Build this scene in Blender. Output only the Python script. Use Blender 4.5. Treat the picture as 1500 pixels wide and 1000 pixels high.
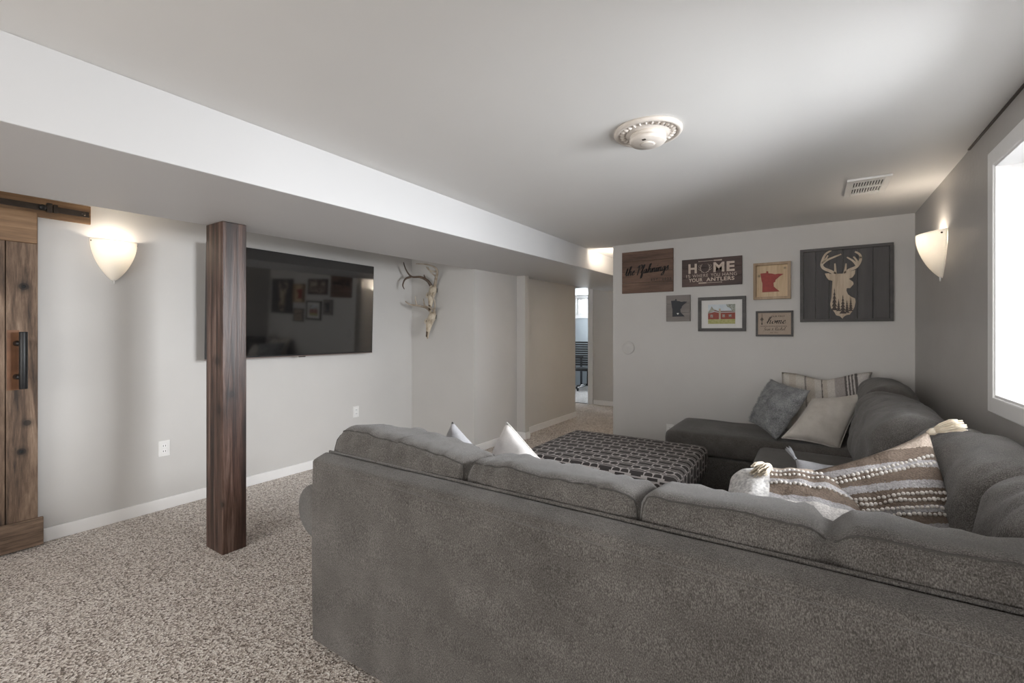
import bpy, bmesh, math, random
from mathutils import Vector, Matrix, noise, Euler
random.seed(7)
for o in list(bpy.data.objects): bpy.data.objects.remove(o, do_unlink=True)
SC = bpy.context.scene
C = SC.collection
PI = math.pi
# ------------------------------------------------------------------ camera, world, light
cam = bpy.data.cameras.new('camera'); cam.sensor_width = 36; cam.lens = 36*667/1500; cam.shift_y = -13/1500
cam.clip_start = 0.05
co = bpy.data.objects.new('camera', cam); C.objects.link(co)
co.location = (0, 0, 1.32); co.rotation_euler = (PI/2, 0, math.atan(440/667)); SC.camera = co
W = bpy.data.worlds.new('overcast_sky'); SC.world = W; W.use_nodes = True
bg = W.node_tree.nodes['Background']; bg.inputs[0].default_value = (.86, .93, 1, 1); bg.inputs[1].default_value = 1.0
def area(name, loc, rot, sx, sy, power, col):
    l = bpy.data.lights.new(name, 'AREA'); l.shape = 'RECTANGLE'; l.size = sx; l.size_y = sy; l.energy = power; l.color = col
    o = bpy.data.objects.new(name, l); C.objects.link(o); o.location = loc; o.rotation_euler = rot; return o
area('daylight_window_right', (4.0, 2.6, 2.0), (0, PI/2-.06, 0), 2.0, 3.4, 700, (.95, .97, 1))       # overcast daylight beyond the right-hand window
area('added_fill_window', (1.02, 1.92, 1.54), (0, PI/2, 0), .90, .55, 25, (.92, .96, 1))           # unseen fill added just outside the pane to brighten sofa and chaise
area('added_daylight_side', (1.10, -1.35, 1.50), (0, PI/2, 0), 1.15, 1.9, 22, (1, .97, .94))        # added light source at an invented right-hand window behind the camera
area('added_daylight_rear', (-1.5, -2.95, 1.35), (PI/2, 0, 0), 3.6, 1.5, 88, (1, .965, .92))     # added light source outside an invented rear window
area('daylight_window_office', (-4.42, 10.75, 1.97), (-PI/2, 0, 0), 1.0, .45, 60, (.88, .95, 1))   # outside the office window
area('added_daylight_office', (-5.85, 9.2, 1.5), (0, -PI/2, 0), 1.0, 1.2, 80, (.9, .95, 1))          # added light source at an invented side window of the office
SC.view_settings.view_transform = 'Standard'; SC.view_settings.look = 'None'
SC.view_settings.gamma = 1; SC.view_settings.use_curve_mapping = False
SC.view_settings.exposure = 0.5

# ------------------------------------------------------------------ materials
def nodes(name):
    m = bpy.data.materials.new(name); m.use_nodes = True
    nt = m.node_tree; return m, nt, nt.nodes['Principled BSDF']
def N(nt, t, **kw):
    n = nt.nodes.new(t)
    for k, v in kw.items():
        if k in n.inputs: n.inputs[k].default_value = v
        else: setattr(n, k, v)
    return n
def ramp(nt, src, stops, interp='LINEAR'):
    r = nt.nodes.new('ShaderNodeValToRGB'); r.color_ramp.interpolation = interp
    e = r.color_ramp.elements
    while len(e) < len(stops): e.new(.5)
    for i, (p, c) in enumerate(stops): e[i].position = p; e[i].color = (*c, 1)
    nt.links.new(src, r.inputs[0]); return r.outputs[0]
def coords(nt, scale=(1, 1, 1), rot=(0, 0, 0)):
    tc = nt.nodes.new('ShaderNodeTexCoord'); mp = nt.nodes.new('ShaderNodeMapping')
    mp.inputs['Scale'].default_value = scale; mp.inputs['Rotation'].default_value = rot
    nt.links.new(tc.outputs['Object'], mp.inputs[0]); return mp.outputs[0]
def bump(nt, p, h, strength, dist):
    b = N(nt, 'ShaderNodeBump', Strength=strength, Distance=dist); nt.links.new(h, b.inputs['Height']); nt.links.new(b.outputs[0], p.inputs['Normal'])
def pm(name, c1, c2=None, scale=8, rough=.6, bs=0, bscale=60, bd=.002, stretch=(1, 1, 1), metal=0, sheen=0, spec=.5, detail=4):
    m, nt, p = nodes(name); c2 = c2 or tuple(x*.92 for x in c1)
    v = coords(nt, stretch)
    n = N(nt, 'ShaderNodeTexNoise', Scale=scale, Detail=detail); nt.links.new(v, n.inputs['Vector'])
    nt.links.new(ramp(nt, n.outputs[0], [(.3, c1), (.7, c2)]), p.inputs['Base Color'])
    p.inputs['Roughness'].default_value = rough; p.inputs['Metallic'].default_value = metal
    p.inputs['Specular IOR Level'].default_value = spec
    if sheen: p.inputs['Sheen Weight'].default_value = sheen
    if bs:
        n2 = N(nt, 'ShaderNodeTexNoise', Scale=bscale, Detail=3); nt.links.new(v, n2.inputs['Vector']); bump(nt, p, n2.outputs[0], bs, bd)
    return m
def wood(name, cols, axis='Z', scale=6, rough=.6, knots=(), squash=.07, bs=.25, wav=3.0, kd=.1):
    m, nt, p = nodes(name)
    sc = {'X': (squash, 1, 1), 'Y': (1, squash, 1), 'Z': (1, 1, squash)}[axis]
    v = coords(nt, sc)
    n1 = N(nt, 'ShaderNodeTexNoise', Scale=scale, Detail=6, Roughness=.6, Distortion=.6); nt.links.new(v, n1.inputs['Vector'])
    n2 = N(nt, 'ShaderNodeTexNoise', Scale=scale*9, Detail=5, Roughness=.7); nt.links.new(v, n2.inputs['Vector'])
    mx = N(nt, 'ShaderNodeMath', operation='MULTIPLY_ADD'); nt.links.new(n2.outputs[0], mx.inputs[0]); mx.inputs[1].default_value = .45
    ad = N(nt, 'ShaderNodeMath', operation='MULTIPLY_ADD'); nt.links.new(n1.outputs[0], ad.inputs[0]); ad.inputs[1].default_value = wav/3; ad.inputs[2].default_value = .275-wav/6
    nt.links.new(ad.outputs[0], mx.inputs[2])
    k = len(cols); col = ramp(nt, mx.outputs[0], [(.22+.56*i/(k-1), c) for i, c in enumerate(cols)])
    if knots:
        tc = nt.nodes.new('ShaderNodeTexCoord'); last = None
        for (kx, ky, kz, r) in knots:
            d = N(nt, 'ShaderNodeVectorMath', operation='DISTANCE'); nt.links.new(tc.outputs['Object'], d.inputs[0]); d.inputs[1].default_value = (kx, ky, kz)
            dv = N(nt, 'ShaderNodeMath', operation='DIVIDE'); nt.links.new(d.outputs['Value'], dv.inputs[0]); dv.inputs[1].default_value = r
            if last is None: last = dv.outputs[0]
            else:
                mi = N(nt, 'ShaderNodeMath', operation='MINIMUM'); nt.links.new(last, mi.inputs[0]); nt.links.new(dv.outputs[0], mi.inputs[1]); last = mi.outputs[0]
        f = ramp(nt, last, [(.0, (kd*.8,)*3), (.38, (kd, kd, kd)), (.48, (.5+kd*.5,)*3), (1, (1, 1, 1))])
        mm = N(nt, 'ShaderNodeMix', data_type='RGBA', blend_type='MULTIPLY'); mm.inputs[0].default_value = 1
        nt.links.new(col, mm.inputs[6]); nt.links.new(f, mm.inputs[7]); col = mm.outputs[2]
    nt.links.new(col, p.inputs['Base Color']); p.inputs['Roughness'].default_value = rough
    if bs: bump(nt, p, mx.outputs[0], bs, .004)
    return m
def fabric(name, cols, mottle=5, rough=.95, weave=420, wb=.5, sheen=.25, fine=.35, wdir=(1, 1, 1), mot=.8):
    m, nt, p = nodes(name); v = coords(nt)
    n1 = N(nt, 'ShaderNodeTexNoise', Scale=mottle, Detail=6, Roughness=.68); nt.links.new(v, n1.inputs['Vector'])
    v2 = coords(nt, wdir)
    n2 = N(nt, 'ShaderNodeTexNoise', Scale=weave, Detail=2); nt.links.new(v2, n2.inputs['Vector'])
    a = N(nt, 'ShaderNodeMath', operation='MULTIPLY_ADD'); nt.links.new(n2.outputs[0], a.inputs[0]); a.inputs[1].default_value = fine
    b = N(nt, 'ShaderNodeMath', operation='MULTIPLY_ADD'); b.inputs[1].default_value = mot; b.inputs[2].default_value = .5-mot/2-fine/2
    nt.links.new(n1.outputs[0], b.inputs[0]); nt.links.new(b.outputs[0], a.inputs[2])
    k = len(cols)
    nt.links.new(ramp(nt, a.outputs[0], [(.3+.4*i/(k-1), c) for i, c in enumerate(cols)]), p.inputs['Base Color'])
    p.inputs['Roughness'].default_value = rough; p.inputs['Sheen Weight'].default_value = sheen; p.inputs['Specular IOR Level'].default_value = .15
    bump(nt, p, n2.outputs[0], wb, .003)
    return m
def stripes(name, stops, axis, length, rough=.95, weave=300, wb=.6):
    """woven cloth with dyed bands along one local axis (-length/2 .. length/2)"""
    m, nt, p = nodes(name); tc = nt.nodes.new('ShaderNodeTexCoord'); s = nt.nodes.new('ShaderNodeSeparateXYZ'); nt.links.new(tc.outputs['Object'], s.inputs[0])
    mr = N(nt, 'ShaderNodeMapRange'); mr.inputs[1].default_value = -length/2; mr.inputs[2].default_value = length/2
    nt.links.new(s.outputs[axis], mr.inputs[0])
    n2 = N(nt, 'ShaderNodeTexNoise', Scale=weave, Detail=2); nt.links.new(tc.outputs['Object'], n2.inputs['Vector'])
    a = N(nt, 'ShaderNodeMath', operation='MULTIPLY_ADD'); nt.links.new(n2.outputs[0], a.inputs[0]); a.inputs[1].default_value = .03; nt.links.new(mr.outputs[0], a.inputs[2])
    col = ramp(nt, a.outputs[0], stops, 'CONSTANT')
    g = ramp(nt, n2.outputs[0], [(.35, (.6, .6, .6)), (.65, (1, 1, 1))])
    mm = N(nt, 'ShaderNodeMix', data_type='RGBA', blend_type='MULTIPLY'); mm.inputs[0].default_value = .8; nt.links.new(col, mm.inputs[6]); nt.links.new(g, mm.inputs[7])
    nt.links.new(mm.outputs[2], p.inputs['Base Color']); p.inputs['Roughness'].default_value = rough; p.inputs['Specular IOR Level'].default_value = .15
    bump(nt, p, n2.outputs[0], wb, .004); return m
def carpet(name, cols, scale):
    m, nt, p = nodes(name); v = coords(nt)
    w = N(nt, 'ShaderNodeTexNoise', Scale=scale*1.3, Detail=1); nt.links.new(v, w.inputs['Vector'])
    vo = N(nt, 'ShaderNodeTexVoronoi', Scale=scale); nt.links.new(v, vo.inputs['Vector'])
    sp = nt.nodes.new('ShaderNodeSeparateColor'); nt.links.new(vo.outputs['Color'], sp.inputs[0])
    b = N(nt, 'ShaderNodeTexNoise', Scale=2.2, Detail=2); nt.links.new(v, b.inputs['Vector'])
    a = N(nt, 'ShaderNodeMath', operation='MULTIPLY_ADD'); nt.links.new(sp.outputs[0], a.inputs[0]); a.inputs[1].default_value = .75
    q = N(nt, 'ShaderNodeMath', operation='MULTIPLY_ADD'); nt.links.new(w.outputs[0], q.inputs[0]); q.inputs[1].default_value = .6; q.inputs[2].default_value = -.27
    nt.links.new(q.outputs[0], a.inputs[2])
    c = N(nt, 'ShaderNodeMath', operation='MULTIPLY_ADD'); nt.links.new(b.outputs[0], c.inputs[0]); c.inputs[1].default_value = .14; nt.links.new(a.outputs[0], c.inputs[2])
    nt.links.new(ramp(nt, c.outputs[0], [(.14, cols[0]), (.38, cols[1]), (.60, cols[2]), (.85, cols[3])]), p.inputs['Base Color'])
    p.inputs['Roughness'].default_value = 1; p.inputs['Specular IOR Level'].default_value = .05; p.inputs['Sheen Weight'].default_value = .2
    bump(nt, p, vo.outputs['Distance'], .5, .006); return m
def lattice(name, dark, light, px, py, off=(0, 0)):
    """interlaced link pattern of a printed upholstery cloth, from object coordinates (x, y, and z wrapped over the edge)"""
    m, nt, p = nodes(name); tc = nt.nodes.new('ShaderNodeTexCoord'); s = nt.nodes.new('ShaderNodeSeparateXYZ'); nt.links.new(tc.outputs['Object'], s.inputs[0])
    def math2(op, a, b=None, c=None):
        n = N(nt, 'ShaderNodeMath', operation=op)
        for i, x in enumerate((a, b, c)):
            if x is None: continue
            if isinstance(x, (int, float)): n.inputs[i].default_value = x
            else: nt.links.new(x, n.inputs[i])
        return n.outputs[0]
    geo = nt.nodes.new('ShaderNodeNewGeometry'); sn = nt.nodes.new('ShaderNodeSeparateXYZ'); nt.links.new(geo.outputs['Normal'], sn.inputs[0])
    X = math2('SUBTRACT', s.outputs[0], math2('MULTIPLY', s.outputs[2], math2('GREATER_THAN', math2('ABSOLUTE', sn.outputs[0]), .75)))
    Y = math2('SUBTRACT', s.outputs[1], math2('MULTIPLY', s.outputs[2], math2('GREATER_THAN', math2('ABSOLUTE', sn.outputs[1]), .75)))
    lines = None          # 1 where the cream ground shows, 0 inside the charcoal shapes
    def neg(x): return math2('LESS_THAN', x, 0)
    shapes = []
    for ox, oy in ((0, 0), (.5, .5)):
        ax = math2('MULTIPLY', math2('ABSOLUTE', math2('SUBTRACT', math2('FRACT', math2('ADD', math2('DIVIDE', X, px), ox)), .5)), px)
        ay = math2('MULTIPLY', math2('ABSOLUTE', math2('SUBTRACT', math2('FRACT', math2('ADD', math2('DIVIDE', Y, py), oy)), .5)), py)
        shapes.append(neg(math2('MAXIMUM', math2('SUBTRACT', ax, .044), math2('SUBTRACT', ay, .021))))
        ex = math2('POWER', math2('DIVIDE', math2('ABSOLUTE', math2('SUBTRACT', ax, .077)), .025), 2); ey = math2('POWER', math2('DIVIDE', ay, .027), 2)
        shapes.append(math2('LESS_THAN', math2('ADD', ex, ey), 1))
        for hw, c0, hh in ((.060, .034, .0065), (.032, .052, .0055)):
            shapes.append(neg(math2('MAXIMUM', math2('SUBTRACT', ax, hw), math2('SUBTRACT', math2('ABSOLUTE', math2('SUBTRACT', ay, c0)), hh))))
    dark_ = shapes[0]
    for q in shapes[1:]: dark_ = math2('MAXIMUM', dark_, q)
    lines = math2('SUBTRACT', 1, dark_)
    mm = N(nt, 'ShaderNodeMix', data_type='RGBA'); nt.links.new(lines, mm.inputs[0]); mm.inputs[6].default_value = (*dark, 1); mm.inputs[7].default_value = (*light, 1)
    nt.links.new(mm.outputs[2], p.inputs['Base Color']); p.inputs['Roughness'].default_value = .9; p.inputs['Specular IOR Level'].default_value = .2
    n2 = N(nt, 'ShaderNodeTexNoise', Scale=400); nt.links.new(tc.outputs['Object'], n2.inputs['Vector']); bump(nt, p, n2.outputs[0], .3, .002)
    return m
def emit(name, col, strength):
    m, nt, p = nodes(name); p.inputs['Base Color'].default_value = (*col, 1); p.inputs['Emission Color'].default_value = (*col, 1); p.inputs['Emission Strength'].default_value = strength; return m
def shade_glass(name):
    m, nt, p = nodes(name); p.inputs['Base Color'].default_value = (.93, .91, .87, 1); p.inputs['Roughness'].default_value = .3
    n = N(nt, 'ShaderNodeTexNoise', Scale=30); r = ramp(nt, n.outputs[0], [(0, (.92, .9, .86)), (1, (.96, .94, .9))])
    t = nt.nodes.new('ShaderNodeBsdfTranslucent'); nt.links.new(r, t.inputs[0]); nt.links.new(r, p.inputs['Base Color'])
    mx = nt.nodes.new('ShaderNodeMixShader'); mx.inputs[0].default_value = .5
    nt.links.new(p.outputs[0], mx.inputs[1]); nt.links.new(t.outputs[0], mx.inputs[2])
    nt.links.new(mx.outputs[0], nt.nodes['Material Output'].inputs[0]); return m
def pane_glass(name):
    m, nt, p = nodes(name); t = nt.nodes.new('ShaderNodeBsdfTransparent'); g = nt.nodes.new('ShaderNodeBsdfGlossy'); g.inputs['Roughness'].default_value = .03
    f = N(nt, 'ShaderNodeFresnel', IOR=1.45); mx = nt.nodes.new('ShaderNodeMixShader')
    nt.links.new(f.outputs[0], mx.inputs[0]); nt.links.new(t.outputs[0], mx.inputs[1]); nt.links.new(g.outputs[0], mx.inputs[2]); nt.links.new(mx.outputs[0], nt.nodes['Material Output'].inputs[0]); return m

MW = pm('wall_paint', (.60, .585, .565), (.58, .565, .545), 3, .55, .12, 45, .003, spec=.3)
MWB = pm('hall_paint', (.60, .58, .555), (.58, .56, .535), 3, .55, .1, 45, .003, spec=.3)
MRW = pm('right_wall_dimmed', (.46, .44, .42), (.43, .41, .39), 4, .45, .3, 30, .004, spec=.4)  # darker than the other walls: dimness of the window wall put into the colour
MC = pm('ceiling_paint', (.77, .755, .735), (.745, .73, .71), 1.5, .6, .10, 25, .003, spec=.25)
MBEAM = pm('beam_paint', (.66, .655, .655), (.645, .64, .64), 2, .5, .08, 20, .003, spec=.3)
MTRIM = pm('white_trim', (.86, .85, .84), (.83, .82, .81), 6, .4, .05, 60)
MWHITE = pm('white_plastic', (.82, .81, .79), None, 10, .35)
MCREAM = pm('cream_plaster', (.72, .66, .60), (.66, .60, .54), 25, .6, .2, 90)
MBLACK = pm('black_metal', (.012, .012, .013), (.02, .02, .02), 20, .4, metal=.3)
MBRONZE = pm('dark_bronze', (.05, .04, .032), (.07, .055, .045), 20, .38, metal=.6)
MDARK = pm('shade_and_knot_black', (.02, .02, .02), None, 5, .9)  # near-black for wood knots and for shade inside duct and slots
MCARPET = carpet('speckled_carpet', [(.13, .095, .075), (.46, .39, .335), (.68, .61, .55), (.88, .83, .78)], 140)
MCARPET2 = carpet('office_carpet', [(.25, .23, .21), (.45, .43, .41), (.6, .58, .56), (.72, .70, .68)], 90)
MOFFICE = pm('office_paint', (.40, .44, .47), (.38, .42, .45), 2, .6)
MSOFA = fabric('grey_chenille', [(.046, .041, .036), (.106, .097, .089), (.21, .196, .182)], 5.5, weave=430, wdir=(1, 1, .5), fine=.85, wb=.8, mot=.38)
MSEAM = pm('sofa_seam', (.06, .055, .05), (.08, .075, .07), 40, .95)
MFUR = fabric('grey_fur', [(.14, .145, .15), (.30, .305, .31), (.50, .505, .51)], 14, weave=160, wb=1.0, fine=.7)
MCREAMF = fabric('cream_linen', [(.52, .48, .43), (.62, .58, .53), (.70, .66, .61)], 9, weave=380, wb=.4, fine=.3)
MWHITEF = fabric('white_linen', [(.60, .57, .55), (.70, .67, .65), (.78, .75, .73)], 9, weave=380, wb=.3, fine=.3)
MGREYF = fabric('pale_grey_knit', [(.30, .30, .32), (.42, .42, .44), (.52, .52, .54)], 9, weave=260, wb=.6, fine=.4)
MCORD = pm('cream_yarn', (.74, .66, .54), (.60, .52, .41), 60, .95)
MBOB = pm('white_yarn', (.66, .62, .58), (.54, .50, .46), 80, .95)
MBOUCLE = fabric('white_boucle', [(.34, .33, .33), (.60, .58, .56), (.78, .76, .74)], 40, weave=95, wb=1.0, fine=.7)
wh, br, gy, tn = (.68, .64, .61), (.19, .145, .115), (.42, .40, .40), (.50, .41, .34)
MBAND = stripes('banded_weave', [(0, wh), (.10, tn), (.16, gy), (.22, br), (.30, gy), (.34, br), (.42, gy), (.47, br), (.60, gy), (.66, br), (.76, gy), (.82, br), (.93, tn)], 2, .46, weave=170, wb=.9)
MBAND2 = stripes('banded_weave_lumbar', [(0, wh), (.32, gy), (.38, br), (.52, gy), (.58, br), (.74, gy), (.80, tn), (.9, wh)], 2, .42, weave=170, wb=.9)
cr, ln = (.62, .56, .49), (.13, .115, .105)
MSTRIPE = stripes('striped_cloth', [(0, cr), (.08, (.70, .66, .60)), (.16, cr), (.24, (.7, .66, .6)), (.34, (.30, .27, .25)), (.36, cr), (.46, (.70, .66, .61)), (.535, ln), (.545, cr), (.60, (.70, .66, .61)), (.68, (.46, .42, .40)), (.79, (.16, .145, .14)), (.815, wh), (.83, (.16, .145, .14)), (.85, wh), (.865, (.16, .145, .14)), (.885, wh), (.90, (.16, .145, .14)), (.93, wh)], 0, .60, weave=220)
MPOST = wood('stained_post', [(.012, .006, .004), (.040, .019, .013), (.085, .045, .032), (.19, .125, .10)], 'Z', 26, .38, knots=((.04, -.075, 1.15, .06), (.06, -.085, .86, .07), (.115, -.02, .95, .05), (.10, -.075, .30, .04), (-.10, -.075, .4, .04)), wav=5.0, squash=.045, kd=.35)
MDOOR = wood('barn_wood', [(.035, .022, .015), (.12, .075, .048), (.23, .155, .105), (.38, .285, .21)], 'Z', 15, .7, knots=((.405, -.035, 1.60, .05), (.395, -.035, .60, .045), (.42, -.037, .77, .04)), wav=4.2, squash=.09, kd=.2)
MDOORH = wood('barn_wood_rail', [(.03, .02, .014), (.10, .064, .042), (.21, .14, .095), (.34, .25, .18)], 'X', 14, .7, wav=4, squash=.09)
MOAK = wood('oak_board', [(.09, .048, .022), (.22, .125, .06), (.34, .215, .12)], 'X', 14, .6, bs=.15, wav=3.6)
MSIGN1 = wood('sign_walnut', [(.055, .028, .018), (.13, .072, .047), (.21, .125, .085)], 'X', 9, .6, bs=.1, squash=.12)
MSIGN2 = wood('sign_dark', [(.028, .018, .016), (.07, .042, .036), (.13, .08, .068)], 'X', 8, .6, bs=.1, squash=.12)
MGREYW = wood('sign_grey', [(.055, .052, .052), (.085, .08, .08), (.11, .105, .105)], 'Z', 12, .7, bs=.1)
MFRAMEG = wood('frame_grey', [(.05, .046, .045), (.08, .075, .072), (.11, .10, .10)], 'X', 12, .6, bs=.1)
MPINE = wood('pale_pine', [(.38, .24, .12), (.62, .47, .30), (.76, .63, .45)], 'Z', 8, .6, bs=.1, knots=((-.1, -.02, .05, .02), (.1, -.02, .11, .016), (-.03, -.02, .02, .02)), kd=.45)
MPINEF = wood('pine_frame', [(.26, .17, .10), (.40, .29, .19), (.52, .40, .29)], 'Z', 9, .6, bs=.1)
MDEER = wood('light_wood_cutout', [(.36, .27, .19), (.55, .45, .34), (.66, .57, .46)], 'Z', 30, .65, bs=.1)
MRED = pm('red_stain', (.36, .055, .04), (.26, .035, .03), 30, .6)
MINK = pm('black_ink', (.012, .010, .010), None, 20, .7)
MTREE = pm('tree_ink', (.045, .035, .032), (.09, .07, .06), 60, .7)
MLET = pm('cream_lettering', (.62, .52, .44), (.55, .46, .39), 40, .7)
MPAPER = pm('mat_board', (.74, .73, .71), None, 10, .8)
MTAN = pm('tan_burlap', (.45, .37, .30), (.40, .32, .26), 120, .85, .3, 300)
MGREYP = pm('grey_plank', (.26, .235, .22), (.20, .18, .17), 20, .7, .15, 80, stretch=(.2, 1, 1))
MSLATE = pm('slate_paint', (.045, .048, .055), None, 20, .7)
MBONE = pm('bleached_bone', (.62, .55, .44), (.40, .32, .23), 22, .65, .5, 60, .004)
MANT = pm('brown_antler', (.13, .085, .055), (.05, .033, .022), 18, .5, .4, 50)
MANTL = pm('pale_antler', (.52, .46, .38), (.30, .24, .18), 18, .55, .4, 50)
MSHADE = shade_glass('opal_glass'); MPANE = pane_glass('window_glass')
m, nt, p = nodes('tv_screen'); n = N(nt, 'ShaderNodeTexNoise', Scale=3); nt.links.new(ramp(nt, n.outputs[0], [(0, (.004, .004, .005)), (1, (.006, .006, .006))]), p.inputs['Base Color']); p.inputs['Roughness'].default_value = .05; p.inputs['IOR'].default_value = 2.5; MSCREEN = m
MLAT = lattice('lattice_print', (.050, .044, .042), (.40, .365, .345), .21, .19)
MBULB = emit('bulb', (1, .86, .68), 3)

# ------------------------------------------------------------------ mesh helpers
class MB:
    def __init__(s): s.v = []; s.f = []
    def add(s, vs, fs):
        o = len(s.v); s.v += [tuple(x) for x in vs]; s.f += [tuple(i+o for i in f) for f in fs]; return s
    def box(s, x0, x1, y0, y1, z0, z1):
        x0, x1 = sorted((x0, x1)); y0, y1 = sorted((y0, y1)); z0, z1 = sorted((z0, z1))
        return s.add([(x0,y0,z0),(x1,y0,z0),(x1,y1,z0),(x0,y1,z0),(x0,y0,z1),(x1,y0,z1),(x1,y1,z1),(x0,y1,z1)], [(3,2,1,0),(4,5,6,7),(0,1,5,4),(1,2,6,5),(2,3,7,6),(3,0,4,7)])
    def tube(s, pts, rad, n=8, cap=True):
        pts = [Vector(p) for p in pts]; k = len(pts); rad = rad if isinstance(rad, (list, tuple)) else [rad]*k
        vs = []; ref = None
        for i, p in enumerate(pts):
            d = (pts[min(i+1, k-1)]-pts[max(i-1, 0)]).normalized()
            if ref is None: ref = d.orthogonal().normalized()
            a = (ref-d*ref.dot(d)); a = a.normalized() if a.length > 1e-6 else d.orthogonal().normalized(); ref = a; b = d.cross(a)
            for j in range(n):
                t = 2*PI*j/n; vs.append(p+(a*math.cos(t)+b*math.sin(t))*rad[i])
        fs = [(i*n+j, i*n+(j+1) % n, (i+1)*n+(j+1) % n, (i+1)*n+j) for i in range(k-1) for j in range(n)]
        if cap: fs += [tuple(range(n-1, -1, -1)), tuple((k-1)*n+j for j in range(n))]
        return s.add(vs, fs)
    def lathe(s, prof, c=(0, 0, 0), n=32, axis='Z'):
        vs = []; k = len(prof)
        for r, z in prof:
            for j in range(n):
                t = 2*PI*j/n; p = (r*math.cos(t), r*math.sin(t), z)
                if axis == 'Y': p = (p[0], z, p[1])
                vs.append((p[0]+c[0], p[1]+c[1], p[2]+c[2]))
        fs = [(i*n+j, i*n+(j+1) % n, (i+1)*n+(j+1) % n, (i+1)*n+j) for i in range(k-1) for j in range(n)]
        fs += [tuple(range(n-1, -1, -1)), tuple((k-1)*n+j for j in range(n))]
        return s.add(vs, fs)
    def prism(s, pts, y0, y1):           # outline in XZ, thickness along Y
        k = len(pts); vs = [(x, y0, z) for x, z in pts]+[(x, y1, z) for x, z in pts]
        return s.add(vs, [tuple(range(k)), tuple(range(2*k-1, k-1, -1))]+[(i, i+k, (i+1) % k+k, (i+1) % k) for i in range(k)])
    def grid(s, fn, nu, nv, close_u=False):
        vs = [fn(i/nu if close_u else i/(nu-1), j/(nv-1)) for j in range(nv) for i in range(nu)]
        fs = [(j*nu+i, j*nu+(i+1) % nu, (j+1)*nu+(i+1) % nu, (j+1)*nu+i) for j in range(nv-1) for i in range(nu if close_u else nu-1)]
        return s.add(vs, fs)
    def build(s, name, mat, parent=None, bevel=0, smooth=False, seg=2, weld=False, thick=0):
        me = bpy.data.meshes.new(name); bm = bmesh.new(); bvs = [bm.verts.new(p) for p in s.v]
        for f in s.f:
            try: bm.faces.new([bvs[i] for i in f])
            except ValueError: pass
        if weld: bmesh.ops.remove_doubles(bm, verts=bm.verts, dist=1e-5)
        bmesh.ops.recalc_face_normals(bm, faces=bm.faces)
        if thick: bmesh.ops.solidify(bm, geom=bm.faces[:], thickness=thick)
        if bevel:
            es = [e for e in bm.edges if len(e.link_faces) == 2 and e.calc_face_angle(0) > .5]
            bmesh.ops.bevel(bm, geom=es, offset=bevel, segments=seg, profile=.6, affect='EDGES', clamp_overlap=True)
        for f in bm.faces: f.smooth = smooth
        bm.to_mesh(me); bm.free(); me.materials.append(mat)
        o = bpy.data.objects.new(name, me); C.objects.link(o); o.parent = parent; return o
def tag(o, label=None, cat=None, group=None, kind=None):
    if label: o['label'] = label
    if cat: o['category'] = cat
    if group: o['group'] = group
    if kind: o['kind'] = kind
    return o
def thing(name, label, cat, loc=(0, 0, 0), rot=(0, 0, 0), group=None):
    o = bpy.data.objects.new(name, None); C.objects.link(o); o.location = loc; o.rotation_euler = rot; o.empty_display_size = .1
    return tag(o, label, cat, group)
def struct(name, label=None, mat=MW, parent=None, *boxes, bevel=0):
    b = MB()
    for x in boxes: b.box(*x)
    o = b.build(name, mat, parent, bevel)
    if parent is None: tag(o, label, 'structure' if False else None, kind='structure')
    return o
def catmull(pts, n=6):
    P = [Vector(p) for p in pts]; out = []
    for i in range(len(P)-1):
        a, b, c, d = P[max(i-1, 0)], P[i], P[i+1], P[min(i+2, len(P)-1)]
        for k in range(n):
            t = k/n; out.append(.5*((2*b)+(c-a)*t+(2*a-5*b+4*c-d)*t*t+(3*b-a-3*c+d)*t**3))
    return out+[P[-1]]
def lerp(a, b, t): return a+(b-a)*t
def bfont(parent, name, txt, mat, x0, x1, z0, z1, y, bold=0, depth=.001, spacing=1.0):
    cu = bpy.data.curves.new(name, 'FONT'); cu.body = txt; cu.offset = bold; cu.extrude = .01; cu.space_character = spacing
    t = bpy.data.objects.new(name, cu); C.objects.link(t); dg = bpy.context.evaluated_depsgraph_get()
    me = bpy.data.meshes.new_from_object(t.evaluated_get(dg)); bpy.data.objects.remove(t)
    xs = [v.co.x for v in me.vertices]; ys = [v.co.y for v in me.vertices]; zs = [v.co.z for v in me.vertices]
    for v in me.vertices:
        a = (v.co.x-min(xs))/(max(xs)-min(xs)); b = (v.co.y-min(ys))/(max(ys)-min(ys)); c = (v.co.z-min(zs))/(max(zs)-min(zs))
        v.co = (lerp(x0, x1, a), y-depth*c, lerp(z0, z1, b))
    me.materials.clear(); me.materials.append(mat); o = bpy.data.objects.new(name, me); C.objects.link(o); o.parent = parent; return o
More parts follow.
